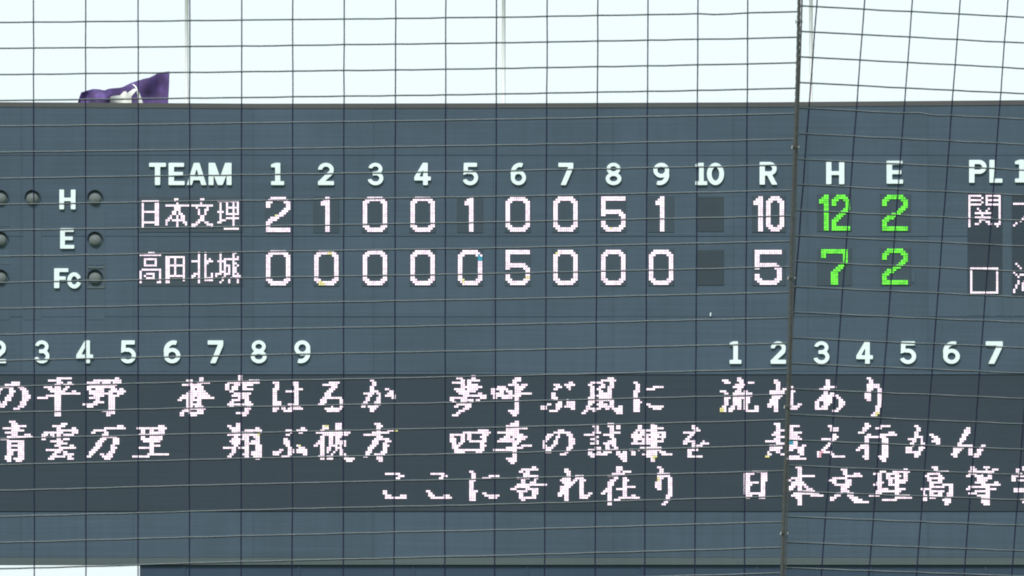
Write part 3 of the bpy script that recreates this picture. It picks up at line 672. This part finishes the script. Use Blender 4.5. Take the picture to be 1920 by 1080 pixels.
# ------------------------------------------------------------------ judgement lamps (unlit)
def lamp(u, v, framed=False):
    if framed:
        mb = MB()
        for (a, b, c, d) in ((u - 16, v - 20, u + 18, v - 16.5), (u - 16, v + 17.5, u + 18, v + 21), (u - 16, v - 16.3, u - 13.5, v + 17.3), (u + 15.5, v - 16.3, u + 18, v + 17.3)):
            mb.bevbox(a, b, c, d, .008, .02, .006)
        mb.build('lamp_frame', M_frame, board)
    n = 24
    vv, ff = [], []
    c = face(u, v)
    R = 15.0 * S
    for k in range(n): vv.append((c.x + R * math.cos(2 * math.pi * k / n), D - .012, c.z + R * math.sin(2 * math.pi * k / n)))
    for k in range(n): vv.append((c.x + R * math.cos(2 * math.pi * k / n), D + .02, c.z + R * math.sin(2 * math.pi * k / n)))
    ff.append(tuple(range(n))[::-1])
    for k in range(n): ff.append((k, (k + 1) % n, n + (k + 1) % n, n + k))
    lo = mesh_obj('lamp', vv, ff, M_face, board)
    # domed lens
    vv, ff = [], []
    r1 = R * .8
    for j in range(5):
        t = j / 4 * math.pi / 2
        for k in range(n):
            p = 2 * math.pi * k / n
            vv.append((c.x + r1 * math.cos(t) * math.cos(p), D - .014 - .10 * math.sin(t), c.z - .02 + r1 * math.cos(t) * math.sin(p)))
    for j in range(4):
        for k in range(n): ff.append((j * n + k, j * n + (k + 1) % n, (j + 1) * n + (k + 1) % n, (j + 1) * n + k))
    mesh_obj('lamp_lens', vv, ff, M_lens, lo, smooth=True)
    # visor over the upper half
    vv, ff = [], []
    m = 17
    for (y, rr) in ((D - .013, R), (D - .13, R * 1.0), (D - .13, R * .94), (D - .013, R * .94)):
        for k in range(m):
            p = math.radians(-5 + 190 * k / (m - 1))
            sl = 1.0 if y > D - .05 else (.35 + .65 * math.sin(max(0, min(math.pi, p))))
            yy = y if y > D - .05 else D - .013 - .117 * sl
            vv.append((c.x + rr * math.cos(p), yy, c.z + rr * math.sin(p)))
    for q in range(4):
        q2 = (q + 1) % 4
        for k in range(m - 1): ff.append((q * m + k, q * m + k + 1, q2 * m + k + 1, q2 * m + k))
    mesh_obj('lamp_visor', vv, ff, M_hood, lo)
for (u0, u1, v0, v1) in ((163, 197, 392, 497), (163, 197, 542, 600), (44, 78, 392, 600), (-15, 18, 392, 425), (-15, 18, 470, 496), (-15, 18, 542, 600)):
    mb = MB(); mb.bevbox(u0, v0, u1, v1, -.03, .006, .004); mb.build('access_cover', M_plate, board)
for (u, v, fr) in ((-59, 371, 0), (1, 371, 0), (61, 371, 0), (178.5, 371, 0), (1, 449, 0), (178.5, 449, 0), (1, 520, 0), (178.5, 520, 1)):
    lamp(u, v, fr)
mb = MB(); mb.tube([face(1331.8, 593, .06), face(1332.6, 586.5, .06)], .017, 8); mb.build('white_speck', M_white, board)  # small unidentified white speck; its stud shape is made up

# ------------------------------------------------------------------ flagpoles behind the board
M_pole = principled('weathered_white_pole', (.97, .98, .97, 1), .7)[0]
for (u, lab) in ((350, 'pale flagpole rising behind the scoreboard beside the purple flag'),
                 (944.5, 'middle pale flagpole behind the scoreboard, above the middle innings'),
                 (1520.5, 'pale flagpole behind the scoreboard just right of the net seam rope')):
    Y = D + 3.2
    p = pt(u, 194, Y)
    t_ = empty('flagpole', (p.x, Y, 0), lab, 'flagpole', 'flagpoles behind the scoreboard')
    mb = MB(); mb.tube([(p.x, Y, 0), (p.x, Y, p.z), (p.x, Y, p.z + 4)], .048, 16); mb.build('pole', M_pole, t_, True)
    mb = MB(); mb.box(p.x - .3, Y - .3, 0, p.x + .3, Y + .3, .25); mb.build('base', M_cap, t_)
    mb = MB(); mb.tube([(p.x - .09, Y - .06, 1.2), (p.x - .085, Y - .06, p.z), (p.x - .085, Y - .06, p.z + 3.8)], .007, 6); mb.build('halyard', M_pole, t_)

# ------------------------------------------------------------------ flag
mf, t, b = principled('purple_flag_cloth', (.085, .055, .16, 1), .85)
n = t.nodes.new('ShaderNodeTexNoise'); n.inputs['Scale'].default_value = 3.0; n.inputs['Detail'].default_value = 5
co = t.nodes.new('ShaderNodeTexCoord'); t.links.new(co.outputs['Object'], n.inputs['Vector'])
r = t.nodes.new('ShaderNodeValToRGB')
r.color_ramp.elements[0].position = .3; r.color_ramp.elements[1].position = .7
r.color_ramp.elements[0].color = (.072, .050, .125, 1); r.color_ramp.elements[1].color = (.135, .088, .27, 1)
t.links.new(n.outputs['Fac'], r.inputs[0]); t.links.new(r.outputs[0], b.inputs['Base Color'])
mw = principled('white_emblem_cloth', (.90, .92, .86, 1), .85)[0]
YF = D + 2.6
tu = [147, 149.5, 151.4, 160, 173.6, 186, 197, 211, 236, 258, 280.5, 296, 306, 318]
tv = [191, 180, 172, 168, 166, 166.7, 170, 166.7, 158, 151, 147, 136.5, 134.5, 133.3]
fu = np.linspace(147, 318, 72)
ftop = np.interp(fu, tu, tv)
rows = 26
def flag_pt(u, f, off=0.0):
    tp = float(np.interp(u, tu, tv)); vb = 226.0
    vv_ = tp + (vb - tp) * f
    uu = u - 4.5 * f * (u - 147) / 171 * (1 if u > 250 else .3)
    a = (u - 147) / 171
    w_ = .20 * math.sin(a * 15 + f * 2.0) + .10 * math.sin(a * 31 - f * 4) + .06 * math.sin(f * 9 + a * 5)
    w_ *= (1 - .6 * a) if a > .55 else 1.0
    p = pt(uu, vv_, YF)
    return Vector((p.x, YF + w_ - off, p.z))
vv, ff = [], []
for j in range(rows):
    for u in fu: vv.append(flag_pt(u, j / (rows - 1)))
n_ = len(fu)
for j in range(rows - 1):
    for i in range(n_ - 1): ff.append((j * n_ + i, (j + 1) * n_ + i, (j + 1) * n_ + i + 1, j * n_ + i + 1))
flag = mesh_obj('flag', vv, ff, mf, smooth=True)
sol = flag.modifiers.new('thickness', 'SOLIDIFY'); sol.thickness = .012
tag(flag, 'purple flag with a white emblem drooping behind the top edge of the scoreboard', 'flag')
def inside(p, P):
    x, y = p; r_ = False
    for i in range(len(P)):
        (x0, y0), (x1, y1) = P[i], P[(i + 1) % len(P)]
        if (y0 > y) != (y1 > y) and x < (x1 - x0) * (y - y0) / (y1 - y0) + x0: r_ = not r_
    return r_
EMB = [[(208, 183), (216, 180.5), (224, 177.5), (231, 169.5), (236, 169.8), (238.5, 174), (250, 168.5), (255, 167), (258, 169), (253, 176), (247, 182), (247.5, 194), (240, 205), (206, 205)],
       [(247.5, 157.5), (252, 159), (256.5, 163), (259, 168), (262, 173.5), (266, 182), (269.5, 192), (269.5, 204), (262, 204), (260, 190), (259, 178), (257, 168), (253.5, 162.5)]]
vv, ff, ix = [], [], {}
NU, NV = 300, 90
gu = np.linspace(200, 275, NU); gf = np.linspace(0, .95, NV)
def gv(i, j):
    if (i, j) not in ix:
        ix[(i, j)] = len(vv); vv.append(flag_pt(gu[i], gf[j], .016))
    return ix[(i, j)]
for i in range(0, NU - 1):
    for j in range(NV - 1):
        uc = (gu[i] + gu[i + 1]) / 2; fc = (gf[j] + gf[j + 1]) / 2
        tp = float(np.interp(uc, tu, tv)); vc = tp + (226 - tp) * fc
        if any(inside((uc, vc), P) for P in EMB):
            ff.append((gv(i, j), gv(i, j + 1), gv(i + 1, j + 1), gv(i + 1, j)))
mesh_obj('emblem', vv, ff, mw, flag, smooth=True)
tie = MB()
for f_ in (.25, .85):
    a_ = flag_pt(318, f_); b_ = pt(349, 0, D + 3.14); b_.z = a_.z + .02
    b_.z = min(b_.z, pt(0, 200, D + 3.14).z) if f_ > .5 else b_.z
tie.tube([flag_pt(318, .9), pt(349, 206, D + 3.14)], .006, 6)
tie.build('tie_cord', M_pole, flag)

# ------------------------------------------------------------------ safety nets close to the camera
def cordmat(name, col):
    m, t, b = principled(name, col, .8)
    b.inputs['Specular IOR Level'].default_value = 0.08
    co = t.nodes.new('ShaderNodeTexCoord')
    n = t.nodes.new('ShaderNodeTexNoise'); n.inputs['Scale'].default_value = 90; n.inputs['Detail'].default_value = 4
    t.links.new(co.outputs['Object'], n.inputs['Vector'])
    r = t.nodes.new('ShaderNodeMapRange'); r.inputs['To Min'].default_value = .7; r.inputs['To Max'].default_value = 1.3
    t.links.new(n.outputs['Fac'], r.inputs['Value'])
    mx = t.nodes.new('ShaderNodeVectorMath'); mx.operation = 'SCALE'; mx.inputs[0].default_value = col[:3]
    t.links.new(r.outputs[0], mx.inputs['Scale']); t.links.new(mx.outputs[0], b.inputs['Base Color'])
    return m
M_ch = cordmat('lit_top_net_cord', (.20, .23, .25, 1))  # pale grey puts the light along a cord's top into its colour
M_cd = cordmat('shaded_underside_net_cord', (.014, .016, .020, 1))  # near-black puts the shade under a horizontal cord into its colour
M_cv = cordmat('dark_net_cord', (.016, .018, .048, 1))
M_kn = cordmat('dark_knot', (.010, .010, .014, 1))
M_rope = cordmat('weathered_rope', (.075, .080, .078, 1))
M_clip = principled('pale_steel_clip', (.38, .38, .36, 1), .4)[0]
YN = 10.0
px = S * YN / D
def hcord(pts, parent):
    """cord as two tubes: lit top painted pale, shaded underside painted dark"""
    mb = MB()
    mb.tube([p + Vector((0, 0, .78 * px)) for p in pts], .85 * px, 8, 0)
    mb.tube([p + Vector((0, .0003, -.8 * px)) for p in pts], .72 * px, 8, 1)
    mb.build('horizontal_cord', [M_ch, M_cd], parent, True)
def rope_u(v): return 1499.5 - .0292 * v
kx = [-340, 63, 480, 931, 1402, 1520]
k0 = [44.5, 41.3, 37.4, 32.0, 24.0, 21.5]
k21 = [1075, 1064.7, 1052.6, 1042.0, 1028.6, 1025.5]
def left_v(u, k):
    return float(np.interp(u, kx, k0)) * (1 - k / 21) + float(np.interp(u, kx, k21)) * k / 21
xt = [-325, -228, -131, -34, 63, 160.5, 259, 355.8, 453, 549, 645.2, 742, 836, 931, 1026, 1121, 1215, 1308.5, 1402]
xb = [-323, -226, -129, -32, 64.5, 161, 259, 355, 452, 548, 643.5, 739, 834, 927.5, 1021.3, 1116, 1209, 1303, 1396]
KMIN, KMAX = -5, 26
def jit(a, s): return (math.sin(a * 12.9898 + s * 78.233) * 43758.5453) % 1.0 - .5
def left_node(m, k):
    u = xt[m] + (xb[m] - xt[m]) * k / 21
    v = left_v(u, k) + jit(m, k) * .5
    return u + jit(k + 50, m) * .8, v
def left_y(u): return YN + (1500 - u) * .0003
net_l = empty('safety_net', pt(700, 540, YN), 'left wide panel of the wire safety net, ending at the rope', 'safety net', 'safety net panels in front of the scoreboard')
net_r = empty('safety_net', pt(1800, 540, YN), 'right panel of the wire safety net, its cords leaning left', 'safety net', 'safety net panels in front of the scoreboard')
for m in range(len(xt)):
    pts = []
    for k in range(KMIN, KMAX + 1):
        u, v = left_node(m, k)
        pts.append(pt(u, v, left_y(u)))
    mb = MB(); mb.tube(pts, 1.25 * px, 8); mb.build('vertical_cord', M_cv, net_l, True)
for k in range(KMIN, KMAX + 1):
    pts = []
    for m in range(len(xt)):
        u, v = left_node(m, k)
        pts.append(pt(u, v, left_y(u) - .0018))
        if m < len(xt) - 1:
            u2, v2 = left_node(m + 1, k)
            for q in (.33, .66):
                sag = .35 + jit(m * 3 + q, k) * .7
                if k == 0 and m == 17: sag = 2.2 if q < .5 else 1.6
                pts.append(pt(u + (u2 - u) * q, v + (v2 - v) * q + sag, left_y(u) - .0018))
    ve = left_v(1485, k); ue = rope_u(ve)
    pts.append(pt(ue - 3, left_v(ue, k), YN - .001))
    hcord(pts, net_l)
def knot(mb, p, r):
    b = len(mb.v)
    mb.v += [tuple(p + Vector(d) * r) for d in ((1, 0, 0), (-1, 0, 0), (0, 1, 0), (0, -1, 0), (0, 0, 1), (0, 0, -1))]
    for q in ((0, 2, 4), (2, 1, 4), (1, 3, 4), (3, 0, 4), (2, 0, 5), (1, 2, 5), (3, 1, 5), (0, 3, 5)):
        mb.f.append(tuple(b + i for i in q)); mb.m.append(0)
kb = MB()
for m in range(len(xt)):
    for k in range(KMIN, KMAX + 1):
        u, v = left_node(m, k); knot(kb, pt(u, v, left_y(u) - .001), 2.3 * px)
kb.build('knots', M_kn, net_l)['kind'] = 'stuff'
# right panel
def right_node(m, k):
    v = (12.5 + 4.6 * m) * (1 - k / 20) + (968.3 + 3.35 * m) * k / 20
    u = 1532 + 89.4 * m - .0757 * v
    return u + jit(k + 9, m + 31) * .8, v + jit(m + 7, k + 13) * .5
def right_y(u): return YN + max(0, u - 1480) * .0015
for m in range(0, 9):
    pts = []
    for k in range(KMIN, KMAX + 1):
        u, v = right_node(m, k)
        if u < rope_u(v) + 2: break
        pts.append(pt(u, v, right_y(u)))
    mb = MB(); mb.tube(pts, 1.3 * px, 8); mb.build('vertical_cord', M_cv, net_r, True)
kb = MB()
for k in range(KMIN, KMAX + 1):
    pts = []
    u1, v1 = right_node(1, k)
    ve = v1 - 4.2; ue = rope_u(ve)
    ve = v1 - (u1 - ue) * (.05 - .013 * k / 20)
    pts.append(pt(ue + 3, ve, YN - .001))
    for m in range(1, 9):
        u, v = right_node(m, k)
        if m > 1:
            up, vp = right_node(m - 1, k)
            for q in (.33, .66):
                sag = .35 + jit(m * 5 + q, k + 3) * .8
                if k == 4 and m == 3: sag = -2.0 if q < .5 else 1.6
                pts.append(pt(up + (u - up) * q, vp + (v - vp) * q + sag, right_y(up) - .0018))
        pts.append(pt(u, v, right_y(u) - .0018))
        knot(kb, pt(u, v, right_y(u) - .001), 2.3 * px)
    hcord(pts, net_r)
kb.build('knots', M_kn, net_r)['kind'] = 'stuff'

# seam rope joining the two panels: three twisted strands, a thinner bolt rope, steel clips
rope = empty('seam_rope', pt(1484, 540, YN), 'thick twisted grey rope joining the two net panels, with small steel clips', 'rope')
V_A, V_B = -260, 1340
for s_ in range(3):
    pts = []
    n_ = 560
    for i in range(n_):
        v = V_A + (V_B - V_A) * i / (n_ - 1)
        a = i * .42 + s_ * 2.094
        u = rope_u(v) - 1.2 + 1.5 * math.cos(a) + .8 * math.sin(v * .011)
        pts.append(pt(u, v, YN - .003) + Vector((0, 1.5 * px * math.sin(a), 0)))
    mb = MB(); mb.tube(pts, 1.9 * px, 6); mb.build('rope_strand', M_rope, rope, True)
pts = [pt(rope_u(v) + 3.8 + .5 * math.sin(v * .013 + 1), v, YN - .001) for v in np.linspace(V_A, V_B, 90)]
mb = MB(); mb.tube(pts, 1.5 * px, 6); mb.build('bolt_rope', M_rope, rope, True)
for v in (-205, 41, 275, 520, 762, 999, 1240):
    mb = MB()
    c = pt(rope_u(v) - .3, v, YN - .003)
    n_ = 22
    pts = [c + Vector((5.6 * px * math.cos(2 * math.pi * i / n_), 5.6 * px * math.sin(2 * math.pi * i / n_), .8 * px * math.sin(2 * math.pi * i / n_))) for i in range(n_ + 1)]
    mb.tube(pts, 1.0 * px, 6)
    mb.build('steel_clip', M_rope, rope, True)
    mb = MB(); mb.tube([c + Vector((-6.6 * px, -.002, -3.6 * px)), c + Vector((-5.6 * px, -.002, 1.2 * px)), c + Vector((-6.4 * px, -.002, 3.0 * px))], 1.1 * px, 6)
    mb.tube([c + Vector((6.2 * px, -.002, -2.3 * px)), c + Vector((6.6 * px, -.002, 1.6 * px))], 1.0 * px, 6)
    mb.build('clip_tail', M_clip, rope, True)
